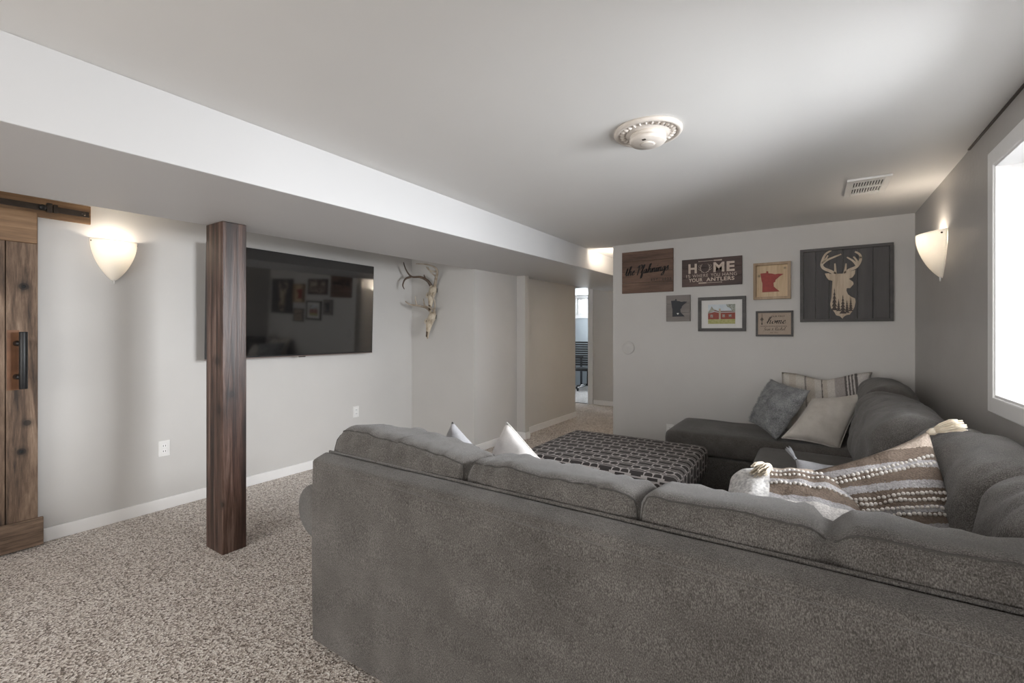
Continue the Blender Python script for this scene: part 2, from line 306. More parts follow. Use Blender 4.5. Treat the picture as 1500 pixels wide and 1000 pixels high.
GL = {  # single-stroke script letters: strokes, advance
 't': ([[(0,.3),(.22,.6),(.38,1.75),(.33,.35),(.48,0),(.72,.3)], [(.02,1.2),(.68,1.27)]], .68),
 'h': ([[(0,.3),(.34,1.2),(.46,1.95),(.28,1.95),(.2,1.0),(.2,0)], [(.2,.5),(.46,.97),(.62,.85),(.6,.2),(.74,.02),(.92,.3)]], .9),
 'e': ([[(0,.35),(.35,.55),(.42,.85),(.26,.97),(.12,.6),(.18,.12),(.4,0),(.62,.3)]], .6),
 'P': ([[(.34,1.95),(.28,1.0),(.2,-.15)], [(0,1.45),(.22,1.95),(.7,2.05),(.9,1.55),(.6,1.05),(.28,1.0)]], .86),
 'f': ([[(0,.3),(.3,.9),(.52,1.8),(.38,2.0),(.28,1.4),(.25,0),(.2,-.8),(.33,-.92),(.42,-.3),(.35,.1),(.6,.3)]], .58),
 'a': ([[(.6,.85),(.35,.98),(.1,.6),(.15,.1),(.4,.1),(.6,.85),(.58,.2),(.7,.02),(.86,.3)]], .84),
 'n': ([[(0,.3),(.15,.97),(.18,0)], [(.18,.5),(.42,.97),(.58,.8),(.55,.2),(.7,.02),(.86,.3)]], .84),
 'i': ([[(0,.3),(.18,.97),(.17,.2),(.3,.02),(.46,.3)], [(.2,1.35),(.25,1.47)]], .44),
 'g': ([[(.6,.85),(.35,.98),(.1,.6),(.15,.1),(.4,.1),(.6,.85),(.58,-.4),(.4,-.92),(.15,-.75),(.4,-.2),(.86,.3)]], .84),
 's': ([[(0,.3),(.3,1.05),(.38,.6),(.42,.15),(.2,0),(.02,.15)]], .55),
 'o': ([[(.4,.95),(.12,.7),(.15,.12),(.4,.02),(.58,.4),(.45,.92),(.5,.75),(.8,.75)]], .74),
 'm': ([[(0,.3),(.15,.97),(.18,0)], [(.18,.5),(.4,.97),(.5,.8),(.48,0)], [(.48,.5),(.7,.97),(.84,.8),(.8,.2),(.94,.02),(1.1,.3)]], 1.08),
 'c': ([[(.5,.8),(.32,.97),(.1,.55),(.2,.05),(.4,.03),(.6,.3)]], .56),
 'l': ([[(0,.3),(.34,1.2),(.44,1.95),(.28,1.95),(.2,.6),(.3,.02),(.5,.3)]], .46),
 'S': ([[(.7,1.7),(.45,2.0),(.2,1.6),(.55,.9),(.4,.1),(.05,.1)]], .74),
 'R': ([[(.34,1.95),(.28,1.0),(.2,0)], [(0,1.45),(.22,1.95),(.7,2.05),(.85,1.55),(.5,1.05),(.3,1.0),(.6,.3),(.95,.05)]], .92),
 '&': ([[(.7,0),(.2,1.0),(.35,1.35),(.5,1.05),(.1,.4),(.3,0),(.7,.5)]], .8),
 ' ': ([], .5)}
def script(parent, name, txt, mat, x0, x1, z0, size, y, nib=.09, slant=.28, rise=0):
    w = sum(GL[c][1] for c in txt); k = (x1-x0)/w; b = MB(); x = 0
    for ch in txt:
        for st in GL[ch][0]:
            pts = catmull([(px+x+py*slant*size/k*1.0, py, 0) for px, py in st], 5)
            L = []; 
            for q in pts:
                X = x0+q.x*k; Z = z0+q.y*size+rise*(q.x/w); L.append((X, Z))
            n = len(L); vs = []
            for (X, Z) in L:
                ox, oz = nib*size*1.0, nib*size*.38
                vs += [(X-ox, y, Z-oz), (X+ox, y, Z+oz), (X-ox, y-.0012, Z-oz), (X+ox, y-.0012, Z+oz)]
            fs = []
            for i in range(n-1):
                a = i*4; c = a+4; fs += [(a, c, c+1, a+1), (a+2, a+3, c+3, c+2), (a, a+2, c+2, c), (a+1, c+1, c+3, a+3)]
            b.add(vs, fs)
        x += GL[ch][1]
    return b.build(name, mat, parent)
def rbox(hx, hy, hz, r, sp=.025, dfm=None):
    """block with rounded edges of radius r, subdivided every sp; returns builder and its point map"""
    H = (hx, hy, hz); r = min(r, min(H)*.98)
    def mp(p):
        P = [p[i]*H[i] for i in range(3)]; q = Vector([max(-H[i]+r, min(H[i]-r, P[i])) for i in range(3)]); d = Vector(P)-q
        if d.length > 1e-9: q = q+d.normalized()*r
        return dfm(q) if dfm else q
    b = MB(); m = [max(6, int(2*h/sp)) for h in H]
    lin = lambda k: [-1+2*i/k for i in range(k+1)]
    for ax, (ia, ib) in {0: (1, 2), 1: (0, 2), 2: (0, 1)}.items():
        A, Bq = lin(m[ia]), lin(m[ib])
        for sgn in (-1, 1):
            vs = [mp((sgn, aa, bb) if ax == 0 else (aa, sgn, bb) if ax == 1 else (aa, bb, sgn)) for bb in Bq for aa in A]
            w = len(A); b.add(vs, [(j*w+i, j*w+i+1, (j+1)*w+i+1, (j+1)*w+i) for j in range(len(Bq)-1) for i in range(w-1)])
    return b, mp
def nz(x, y, z): return noise.noise(Vector((x, y, z)))
def tassel(parent, p, d, length, r, mat=MCORD, seed=0):
    rnd = random.Random(seed); d = Vector(d).normalized(); a = d.orthogonal().normalized(); c = d.cross(a); p = Vector(p); b = MB()
    b.tube([p, p+d*length*.14, p+d*length*.22, p+d*length*.26], [r*.35, r*.62, r*.55, r*.4], 10)
    for i in range(46):
        t = rnd.random()*2*PI; q = math.sqrt(rnd.random()); o = (a*math.cos(t)+c*math.sin(t))*q
        e = length*(.85+.2*rnd.random())
        b.tube([p+d*length*.2+o*r*.4, p+d*length*.45+o*r*.85, p+d*e*.8+o*r*(1.0+.2*rnd.random())+Vector((0, 0, -.004)), p+d*e+o*r*1.1+Vector((0, 0, -.012))], [r*.11, r*.12, r*.11, r*.07], 4)
    return b.build('tassel', mat, parent, smooth=True)

# ------------------------------------------------------------------ the room
HC = 2.25; XL = -4.05; XR = .667; YB = 4.685
def S(name, mat, *boxes, bevel=0): return struct(name, None, mat, None, *boxes, bevel=bevel)
S('floor', MCARPET, (-4.7, .9, -2.8, 7.82, -.1, 0))
S('ceiling', MC, (-4.7, .9, -2.8, 7.92, HC, HC+.1))
b = MB()   # dropped soffit, its underside rises a little towards the hall
zb = lambda y: 1.966+.0125*y
y0, y1, xa, xb = -2.6, 7.82, -3.12, -2.08
b.add([(xa,y0,zb(y0)),(xb,y0,zb(y0)),(xb,y1,zb(y1)),(xa,y1,zb(y1)),(xa,y0,HC),(xb,y0,HC),(xb,y1,HC),(xa,y1,HC)], [(3,2,1,0),(4,5,6,7),(0,1,5,4),(1,2,6,5),(2,3,7,6),(3,0,4,7)])
tag(b.build('ceiling_soffit', MBEAM, None, .004), kind='structure')
S('wall_left', MW, (XL-.1, XL, -2.7, 3.934, 0, HC))
S('wall_chase', MW, (XL-.1, -3.09, 3.934, 4.79, 0, HC))
S('wall_pilaster', MWB, (-3.4, -2.965, 4.79, 4.88, 0, HC))
S('wall_hall_left', MWB, (-4.6, -3.10, 4.88, 6.5, 0, HC))
S('wall_hall_end', MWB, (-3.45, -.4, 7.82, 7.92, 0, HC), (-4.7, -4.28, 7.82, 7.92, 0, HC), (-4.28, -3.45, 7.82, 7.92, 2.16, HC))
S('wall_hall_side', MWB, (-4.7, -4.6, 6.4, 7.82, 0, HC))
S('wall_hall_right', MWB, (-.5, -.4, 4.79, 7.82, 0, HC))
S('wall_back', MW, (-1.788, XR+.3, YB, YB+.105, 0, HC))
WY0, WY1, WZ0, WZ1 = 1.62, 2.796, 1.037, 2.048
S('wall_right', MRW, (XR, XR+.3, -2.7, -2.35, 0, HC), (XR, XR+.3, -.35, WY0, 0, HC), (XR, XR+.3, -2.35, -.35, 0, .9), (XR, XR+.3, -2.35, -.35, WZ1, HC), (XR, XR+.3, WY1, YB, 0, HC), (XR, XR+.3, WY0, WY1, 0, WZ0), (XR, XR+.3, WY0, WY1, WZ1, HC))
S('wall_rear', MW, (XL, -3.3, -2.8, -2.7, 0, HC), (.3, XR, -2.8, -2.7, 0, HC), (-3.3, .3, -2.8, -2.7, 0, .6), (-3.3, .3, -2.8, -2.7, 2.1, HC))
# office beyond the hall door
S('floor_office', MCARPET2, (-6, -2.9, 7.82, 10.5, -.1, 0))
S('ceiling_office', MC, (-6, -2.9, 7.92, 10.5, HC, HC+.1))
S('wall_office_far', MOFFICE, (-6, -4.95, 10.4, 10.5, 0, HC), (-3.9, -2.9, 10.4, 10.5, 0, HC), (-4.95, -3.9, 10.4, 10.5, 0, 1.74), (-4.95, -3.9, 10.4, 10.5, 2.2, HC))
S('wall_office_right', MOFFICE, (-3.0, -2.9, 7.92, 10.4, 0, HC))
S('wall_office_left', MOFFICE, (-5.75, -5.65, 7.92, 8.6, 0, HC), (-5.75, -5.65, 9.8, 10.4, 0, HC), (-5.75, -5.65, 8.6, 9.8, 0, 1.0), (-5.75, -5.65, 8.6, 9.8, 2.0, HC))
# baseboards
bbh = .085
def bboard(name, x0, x1, y0, y1): S(name, MTRIM, (x0, x1, y0, y1, 0, bbh), bevel=.005)
bboard('baseboard_left', XL, XL+.014, .765, 3.934)
bboard('baseboard_chase', -3.09, -3.076, 3.92, 4.79)
bboard('baseboard_chase_front', XL+.014, -3.09, 3.92, 3.934)
bboard('baseboard_pilaster', -2.965, -2.951, 4.776, 4.894)
bboard('baseboard_pilaster_front', -3.076, -2.965, 4.776, 4.79)
bboard('baseboard_hall_left', -3.10, -3.086, 4.894, 6.5)
bboard('baseboard_hall_end', -3.36, -.5, 7.806, 7.82)
bboard('baseboard_hall_right', -.514, -.5, 4.8, 7.8)
S('trim_1', MTRIM, (-3.45, -3.37, 7.80, 7.82, 0, 2.16), (-3.465, -3.45, 7.80, 7.92, 0, 2.16), (-4.36, -4.28, 7.80, 7.82, 0, 2.16), bevel=.004)
S('trim_2', MBRONZE, (-4.28, -3.465, 7.81, 7.85, 0, .006))
S('crack_shade', MBRONZE, (XR-.010, XR, 1.2, 3.2, HC-.007, HC-.001))      # dark strip painted for the shade in the crack above the right wall
# windows
def window(name, loc, rotz, w, z0, z1, depth, casing=True):
    """opening seen from inside: local X along the wall, -Y into the room, jamb runs to +Y"""
    t = bpy.data.objects.new(name, None); C.objects.link(t); t.location = loc; t.rotation_euler = (0, 0, rotz); t['kind'] = 'structure'
    h = w/2; c = .065
    if casing:
        b = MB().box(-h-c, -h+.004, -.016, 0, z0-c, z1+c); b.build('window_casing', MTRIM, t, .005)
        b = MB().box(h-.004, h+c, -.016, 0, z0-c, z1+c); b.build('window_casing', MTRIM, t, .005)
        MB().box(-h+.004, h-.004, -.016, 0, z1-.004, z1+c).build('window_casing', MTRIM, t, .005)
        MB().box(-h+.004, h-.004, -.018, 0, z0-c, z0+.004).build('window_sill', MTRIM, t, .006)
    for x in (-1, 1): MB().box(x*h, x*(h-.014), -.010, depth, z0, z1).build('jamb', MTRIM, t, .002)
    MB().box(-h+.014, h-.014, -.010, depth, z1-.014, z1).build('jamb', MTRIM, t, .002)
    MB().box(-h+.014, h-.014, -.010, depth, z0, z0+.014).build('jamb', MTRIM, t, .002)
    y = depth-.06; e = .05
    fr = MB().box(-h+.014, -h+.014+e, y, y+.04, z0+.014, z1-.014).box(h-.014-e, h-.014, y, y+.04, z0+.014, z1-.014).box(-h+.014+e, h-.014-e, y, y+.04, z1-.014-e, z1-.014).box(-h+.014+e, h-.014-e, y, y+.04, z0+.014, z0+.014+e).box(-.02, .02, y, y+.04, z0+.014+e, z1-.014-e).build('sash', MWHITE, t, .004)
    for x in (-1, 1): MB().box(x*.02, x*(h-.014-e), y+.016, y+.022, z0+.014+e, z1-.014-e).build('pane', MPANE, t)
    return t
window('window_1', (XR, (WY0+WY1)/2, 0), -PI/2, WY1-WY0, WZ0, WZ1, .29)
window('added_window_rear', (-1.5, -2.7, 0), PI, 3.6, .6, 2.1, .1)  # unseen rear window, added as a light source
window('added_window_side', (XR, -1.35, 0), -PI/2, 2.0, .9, WZ1, .29)  # unseen window added behind the camera to light the left wall and soffit
window('window_3', (-4.425, 10.4, 0), 0, 1.05, 1.74, 2.2, .1)
window('added_window_office', (-5.65, 9.2, 0), PI/2, 1.2, 1.0, 2.0, .1)  # unseen office window, added to let in more light
# barn door on the left wall (local X runs along the wall, -Y is into the room)
door = bpy.data.objects.new('door_1', None); C.objects.link(door); door.location = (XL+.02, .27, 0); door.rotation_euler = (0, 0, PI/2); door['kind'] = 'structure'
door['label'] = 'rustic brown plank barn door hanging on the left wall'
xs = [-.46, -.30, -.14, .02, .165, .33, .468]
for i in range(6):
    MB().box(xs[i]+.002, xs[i+1]-.002, -.035, -.004, .012, 2.05).build('plank', MDOOR, door, .003)
MB().box(-.47, .487, -.056, -.035, .012, .182).build('bottom_rail', MDOORH, door, .004)
MB().box(-.47, .458, -.062, -.035, 1.865, 2.055).build('top_rail', MOAK, door, .004)
MB().box(.335, .385, -.038, -.0352, .975, 1.335).build('handle_plate', pm('worn_orange_wood', (.22, .10, .045), (.15, .065, .03), 20, .6), door)
hd = MB().tube([(.39, -.115, .985), (.39, -.115, 1.325)], .019, 16).build('handle', MBLACK, door, .003, True)
for z in (1.055, 1.255): MB().tube([(.375, -.036, z), (.378, -.112, z)], [.017, .012], 14).build('standoff', MBLACK, hd, 0, True)
for (kx, kz) in ((.405, 1.60), (.395, .60)): MB().lathe([(.009, .001), (.010, -.0008), (.004, -.001)], (kx, -.0352, kz), 14, 'Y').build('knot', MDARK, door, 0, True)
tr = thing('door_track', 'oak header board with black sliding-door track above the barn door', 'door track', (XL, .27, 0), (0, 0, PI/2))
MB().box(-1.1, .722, -.02, 0, 2.042, 2.162).build('header_board', MOAK, tr, .003)
MB().box(-1.05, .708, -.043, -.036, 2.082, 2.118).build('rail', MBRONZE, tr, .001)
for x in (-.7, -.2, .25, .68): MB().tube([(x, -.018, 2.10), (x, -.05, 2.10)], .011, 10).build('bolt', MBRONZE, tr, 0, True)
MB().box(.505, .53, -.06, -.03, 2.076, 2.132).build('end_stop', MBRONZE, tr, .002)
MB().box(.535, .555, -.056, -.03, 2.078, 2.128).build('end_stop', MBRONZE, tr, .002)
MB().lathe([(.016, -.03), (.02, -.045), (.016, -.06)], (.49, 0, 2.10), 14, 'Y').build('stop_bumper', MBLACK, tr, 0, True)

# ------------------------------------------------------------------ post
po = thing('support_post', 'dark reddish-brown stained square wooden post standing on the carpet', 'post', (-3.02, 1.375, 0))
MB().box(-.105, .105, -.068, .068, 0, zb(1.375)-.001).build('timber', MPOST, po, .004)

# ------------------------------------------------------------------ sofa (three modules)
def sofa_cushion(parent, c, hx, hy, hz, rot=(0, 0, 0), seed=0, r=.07, wr=.007, pinches=(), axis=0, sag=.0, seam=True, gather=.006, bulge=.035, droop=0, tilt=0):
    """stuffed back cushion; gathers run across the seam"""
    R = Euler(rot).to_matrix(); cc = Vector(c); L = (hx, hy)[axis]; oh = (hx, hy)[1-axis]; ot_ = 1-axis
    def dfm(q):
        s = q[axis]/L; o = q[ot_]; a = q[axis]; f = q.z/hz
        q2 = q.copy(); e = max(0, abs(f)-.3)/.7; bl = max(0, 1-s*s)
        q2[ot_] += bulge*(o/oh)*bl**.6*(1-f*f); q2[axis] += .012*s*(1-f*f)
        if f > 0: q2.z += sag*(bl**.5-.6)*f
        q2.z += wr*1.2*nz(a*6+seed, o*4, 2.2)*e
        q2[ot_] += wr*1.2*nz(a*8+seed, q.z*7, seed*.7)
        g = math.exp(-abs(hz-q.z)/.075)*math.exp(-(oh-abs(o))/.10)
        w = nz(a*30+seed*3, o*6, q.z*5+seed); w2 = nz(a*17+seed*5+q.z*9, q.z*7, seed)
        q2[ot_] += gather*(1 if o > 0 else -1)*(w*g*1.6+w2*.8); q2.z += gather*w*g*1.1
        for (pa, amp) in pinches:
            gg = math.exp(-((a-pa)/.03)**2); q2.z -= amp*gg*(.2+e)*(1 if f > 0 else .2); q2[ot_] -= (o/oh)*gg*amp*1.2*(.3+e)
        if f > 0: q2.z -= tilt*s*f
        if droop: q2.z -= droop*max(0, -s)**3*(1 if f > 0 else 0)
        return R @ q2+cc
    b, mp = rbox(hx, hy, hz, r, .02, dfm)
    o = b.build('back_cushion', MSOFA, parent, 0, True, weld=True)
    if seam:
        for sgn in (-1, 1):
            def P(s, z): return mp((s, sgn, z) if axis == 0 else (sgn, s, z))
            pts = [P(-1, -.6+1.6*i/10) for i in range(10)]+[P(-1+2*i/70, 1) for i in range(71)]+[P(1, 1-1.6*i/10) for i in range(1, 11)]
            MB().tube(pts, .0027, 6).build('seam', MSEAM, o, 0, True)
    return o
so = thing('sectional_sofa', 'grey sectional sofa section seen from behind, nearest the camera, with rolled arm', 'sofa', (0, 0, 0))
YS = 1.14
def back_panel(a, c):      # curved upholstered back: slightly uneven cloth
    x = lerp(-1.757, .60, a); z = lerp(.03, .768, c)
    return (x, YS+.004*nz(x*2.2, z*2.2, 1)-.006*math.sin(PI*c), z)
b = MB().box(-1.757, .60, YS+.006, YS+.085, .03, .765); fr = b.build('back_frame', MSOFA, so, .012, True, 3)
bb, _ = rbox(1.181, .042, .022, .018, .012, lambda q: Vector((q.x-.576, YS+.032+q.y*.93-q.z*.30+.002*nz(q.x*5, 0, 0), .778+q.y*.30+q.z*.93+.0025*nz(q.x*3.3, 2, 0)))); bb.build('top_rail', MSOFA, so, 0, True, weld=True)
b = MB(); b.grid(back_panel, 60, 24); b.grid(lambda a, c: (lerp(-1.757, .60, a), YS+.03, lerp(.03, .78, c)), 2, 2); b.build('back_panel', MSOFA, so, 0, True)
MB().tube([(-1.745, YS+.072, .806), (-.6, YS+.073, .807), (.60, YS+.073, .807)], .0055, 8).build('piping', MSOFA, so, 0, True)
b = MB().tube([(-1.755, YS+.004, .04), (-1.757, YS+.003, .40), (-1.755, YS+.004, .775)], .005, 8).build('piping', MSOFA, so, 0, True)
MB().box(-1.757, .60, YS+.085, 2.02, .05, .30).build('seat_base', MSOFA, so, .02, True, 3)
for x0, x1 in ((-1.62, -.92), (-.91, -.22)):
    bb, _ = rbox((x1-x0)/2, .36, .10, .05, .03, lambda q, cx=(x0+x1)/2: q+Vector((cx, 1.70, .385))); bb.build('seat_cushion', MSOFA, so, 0, True, weld=True)
bb, _ = rbox(.42, .36, .10, .05, .03, lambda q: q+Vector((.21, 1.70, .385))); bb.build('seat_cushion', MSOFA, so, 0, True, weld=True)
sofa_cushion(so, (-1.39, 1.340, .662), .378, .128, .228, (-.11, 0, 0), 1.3, .065, .010, (), 0, .022, gather=.014, bulge=.02, droop=.03, tilt=.026)
sofa_cushion(so, (-.708, 1.340, .642), .312, .125, .224, (-.12, 0, 0), 4.1, .055, .008, (), 0, .014, gather=.014, bulge=.02, tilt=.006)
sofa_cushion(so, (.115, 1.340, .648), .518, .125, .226, (-.12, 0, 0), 8.6, .055, .008, ((-.075, .03),), 0, .012, gather=.010, bulge=.02)
sofa_cushion(so, (.53, 1.75, .675), .115, .27, .235, (0, .14, -.10), 9.7, .105, .020, (), 1, .03, seam=False, gather=.020)
MB().box(.57, .645, YS+.09, 2.05, .30, .78).build('corner_frame', MSOFA, so, .02, True, 3)
def roll(a, c):            # rolled arm, running away from the back panel
    t = a*2*PI; y = lerp(YS+.05, 2.02, c)
    r = .115; x = -1.80+r*1.25*math.cos(t)*(1 if math.cos(t) < 0 else .9); z = .535+r*1.05*math.sin(t)
    return (x+.004*nz(y*8, t, 0), y, z+.003*nz(y*9, t, 3))
b = MB(); b.grid(roll, 28, 20, True)
b.add([roll(i/28, 0) for i in range(28)], [tuple(range(28))]); b.add([roll(i/28, 1) for i in range(28)], [tuple(range(28))])
ar = b.build('arm', MSOFA, so, 0, True, weld=True)
def arm_side(a, c):
    z = lerp(.05, .50, a); return (-1.765-.012-.10*max(0, (z-.30)/.2)**1.5, lerp(YS+.05, 2.0, c), z)
b = MB(); b.grid(arm_side, 14, 4); b.grid(lambda a, c: (-1.62, lerp(YS+.05, 2.0, c), lerp(.05, .50, a)), 14, 4); b.build('arm_side', MSOFA, so, 0, True)
MB().box(-1.775, -1.63, YS+.08, 2.0, .05, .5).build('arm_core', MSOFA, so, .01, True)
for x, y in ((-1.69, YS+.05), (-1.69, 1.95), (.5, YS+.05), (-.4, YS+.05)): MB().tube([(x, y, 0), (x, y, .06)], [.02, .026], 12).build('foot', MBLACK, so, 0, True)

ri = thing('sectional_sofa', 'grey middle sofa section under the window with slumped back cushions', 'sofa', (0, 0, 0))
MB().box(.55, .645, 2.06, 3.92, .03, .78).build('back_frame', MSOFA, ri, .02, True, 3)
MB().box(-.34, .50, 2.06, 3.90, .05, .30).build('seat_base', MSOFA, ri, .025, True, 3)
for y0, y1 in ((2.08, 2.98), (2.99, 3.90)):
    bb, _ = rbox(.40, (y1-y0)/2, .085, .05, .03, lambda q, cy=(y0+y1)/2: q+Vector((.06, cy, .385))); bb.build('seat_cushion', MSOFA, ri, 0, True, weld=True)
sofa_cushion(ri, (.385, 3.26, .70), .15, .54, .235, (0, .16, 0), 2.7, .13, .020, (), 1, .04, seam=False, gather=.020)
sofa_cushion(ri, (.50, 2.36, .695), .115, .39, .235, (0, .14, .06), 5.7, .105, .020, (), 1, .03, seam=False, gather=.020)

for x, y in ((-.28, 2.12), (-.28, 3.8), (.58, 3.8)): MB().tube([(x, y, 0), (x, y, .06)], [.02, .026], 12).build('foot', MBLACK, ri, 0, True)

ch = thing('chaise', 'grey chaise end of the sectional against the picture wall', 'chaise', (0, 0, 0))
MB().box(-.98, .645, 3.95, 4.66, .05, .31).build('base', MSOFA, ch, .025, True, 3)
bb, _ = rbox(.79, .365, .095, .06, .03, lambda q: q+Vector((-.265+.0, 4.30, .405+.012*nz(q.x*4, q.y*4, 0)))); cu = bb.build('seat_cushion', MSOFA, ch, 0, True, weld=True)
MB().tube([(-1.035, 3.955, .355), (-.2, 3.938, .352), (.50, 3.95, .355)], .004, 6).build('seam', MSOFA, cu, 0, True)
MB().box(.55, .645, 3.93, 4.66, .31, .80).build('back_frame', MSOFA, ch, .02, True, 3)
sofa_cushion(ch, (.425, 4.22, .715), .13, .38, .25, (0, .12, 0), 3.3, .12, .012, (), 1, .05, seam=False, gather=.010)
for x, y in ((-.92, 4.0), (-.92, 4.6), (.58, 4.6)): MB().tube([(x, y, 0), (x, y, .06)], [.02, .026], 12).build('foot', MBLACK, ch, 0, True)

# ------------------------------------------------------------------ ottoman
ot = thing('ottoman', 'large square ottoman in charcoal and cream link-patterned cloth', 'ottoman', (-1.245, 3.31, 0))
bb, _ = rbox(.57, .49, .105, .04, .03, lambda q: q+Vector((0, 0, .335+.012*(1-(q.x/.57)**2)*(1-(q.y/.49)**2)))); bb.build('patterned_top', MLAT, ot, 0, True, weld=True)
MB().box(-.53, .53, -.45, .45, .12, .25).build('base_frame', MBLACK, ot, .01)
for sx in (-1, 1):
    for sy in (-1, 1): MB().tube([(sx*.5, sy*.42, 0), (sx*.5, sy*.42, .14)], [.022, .032], 12).build('leg', MBLACK, ot, 0, True)

# ------------------------------------------------------------------ throw pillows
def throw(label, mat, corners, t, seed=0, pipe=None, wr=.010, sag=0, n=30, rc=0):
    """soft throw pillow stretched between its four corner tips (top left, top right, bottom right, bottom left)"""
    A, B_, D, E = [Vector(c) for c in corners]; ctr = (A+B_+D+E)/4
    X = ((B_-A)+(D-E)).normalized(); Z = ((A-E)+(B_-D)); Z = (Z-X*Z.dot(X)).normalized(); Y = Z.cross(X)
    M = Matrix((X, Y, Z)).transposed(); th = thing('throw_pillow', label, 'pillow', ctr, M.to_euler())
    loc = [M.transposed() @ (c-ctr) for c in (A, B_, D, E)]
    def flat(u, v):
        a = (u+1)/2; c = (v+1)/2; pu = u*(1-.08*(1-v*v)); pv = v*(1-.08*(1-u*u))*(1-rc*u**4); pu *= 1-rc*v**4; a = (pu+1)/2; c = (pv+1)/2
        return (loc[3]*(1-a)+loc[2]*a)*(1-c)+(loc[0]*(1-a)+loc[1]*a)*c
    def pt(u, v, sg, off=0):
        p = flat(u, v); e = max(0, (1-u*u)*(1-v*v)); m = e**.3
        y = sg*(t/2*e**.42+off)+wr*m*nz(p.x*9+seed, p.z*9, sg*3.1+seed)+wr*.8*m*nz(p.x*20+seed, p.z*20, seed+sg)
        return Vector((p.x, p.y+y, p.z-sag*max(0, 1-abs(u)*1.5)*max(0, v)**2))
    b = MB()
    for sg in (-1, 1): b.grid(lambda a, c: pt(-1+2*a, -1+2*c, sg), n, n)
    b.build('pillow_cover', mat, th, 0, True, weld=True)
    if pipe:
        L = []
        for (ua, va, ub, vb) in ((-1,-1,1,-1), (1,-1,1,1), (1,1,-1,1), (-1,1,-1,-1)): L += [pt(lerp(ua, ub, i/12), lerp(va, vb, i/12), 1) for i in range(12)]
        MB().tube(L+[L[0]], .0042, 6).build('piping', pipe, th, 0, True)
    return th, pt
def bobbles(parent, pt, vs, u0=-.9, u1=.9, n=26, r=.0065, seed=0):
    """raised yarn loops in rows across the cover: too fine to count"""
    rnd = random.Random(seed); b = MB()
    for v in vs:
        for i in range(n):
            q = pt(lerp(u0, u1, i/(n-1)), v+rnd.uniform(-.008, .008), -1, .001); rr = r*rnd.uniform(.8, 1.2)
            b.lathe([(rr*.35, -rr*.8), (rr*.95, -rr*.3), (rr, rr*.3), (rr*.4, rr*.9)], tuple(q), 7, 'Y')
    o = b.build('yarn_loops', MBOB, parent, 0, True); o['kind'] = 'stuff'; return o
fp, pt = throw('fluffy grey square pillow standing on the chaise', MFUR, [(-0.291, 4.450, 0.925), (-0.013, 4.140, 0.879), (-0.228, 3.970, 0.505), (-0.440, 4.240, 0.583)], .17, 1, wr=.016)
rnd = random.Random(3); b = MB()
for i in range(4200):
    q = pt(rnd.uniform(-1, 1), rnd.uniform(-1, 1), -1 if rnd.random() < .8 else 1); d = Vector((rnd.uniform(-.8, .8), -rnd.uniform(.3, 1), rnd.uniform(-1.1, .5))).normalized()*rnd.uniform(.010, .020); e = d.orthogonal().normalized()*.0011; g = d.cross(e).normalized()*.0011
    b.add([q+e, q-e*.5+g, q-e*.5-g, q+d], [(0, 1, 3), (1, 2, 3), (2, 0, 3)])
tag(b.build('fur_pile', MFUR, fp, 0, True), kind='stuff')
throw('plain cream pillow with thin piping leaning in front of the striped one', MCREAMF, [(0.000, 4.200, 0.810), (0.335, 4.280, 0.873), (0.159, 4.000, 0.486), (-0.192, 3.960, 0.532)], .15, 2, MCREAMF)
throw('cream striped long pillow with brown bands against the picture wall', MSTRIPE, [(-0.222, 4.580, 0.977), (0.392, 4.520, 1.011), (0.339, 4.380, 0.576), (-0.264, 4.420, 0.498)], .14, 3, sag=.05)
throw('pale grey knit pillow whose corner shows above the left sofa back', MGREYF, [(-1.53, 1.76, .882), (-1.10, 1.72, .62), (-1.36, 1.60, .48), (-1.64, 1.72, .52)], .16, 4, rc=.04)
throw('white linen pillow with its corner up beside the ottoman', MWHITEF, [(-1.30, 1.92, .876), (-.90, 1.90, .58), (-1.20, 1.76, .47), (-1.50, 1.92, .50)], .16, 5, MWHITEF, rc=.04)
gp, pt = throw('small grey pillow with corner tassel lying behind the banded pillows', MGREYF, [(-.07, 2.62, .705), (.22, 2.72, .66), (.24, 2.42, .50), (-.06, 2.38, .50)], .11, 6)
tassel(gp, pt(-.97, .97, 1), (-.25, .1, .9), .10, .012, MGREYF, 1)
bp, pt = throw('banded cream and brown woven pillow tilted up, tassel at its top corner', MBAND, [(-0.004, 2.150, 0.773), (0.366, 2.300, 0.949), (.47, 2.00, .53), (0.040, 1.980, 0.500)], .15, 7, wr=.016)
bobbles(bp, pt, (.62, .52, .10, .0, -.12, -.22), seed=1)
tassel(bp, pt(.98, .98, 1), (.85, -.45, .05), .11, .022, MCORD, 2)
lp, pt = throw('woven lumbar pillow lying flat with white looped end and cream tassel', MBAND2, [(-.31, 2.22, .70), (.14, 2.26, .745), (.20, 1.86, .60), (-.31, 1.84, .57)], .21, 8, wr=.014, rc=.14)
bobbles(lp, pt, (.55, .30, .0), -.25, .92, 18, seed=4)
b = MB(); b.grid(lambda a, c: pt(-1+.72*a, -.99+1.98*c, -1, .006*math.sin(PI*min(1, a*1.02))+.003), 20, 24); b.build('looped_end', MBOUCLE, lp, 0, True)
tassel(lp, pt(-.28, .62, -1, .01), (-.45, -.25, -.75), .09, .030, MCORD, 5)

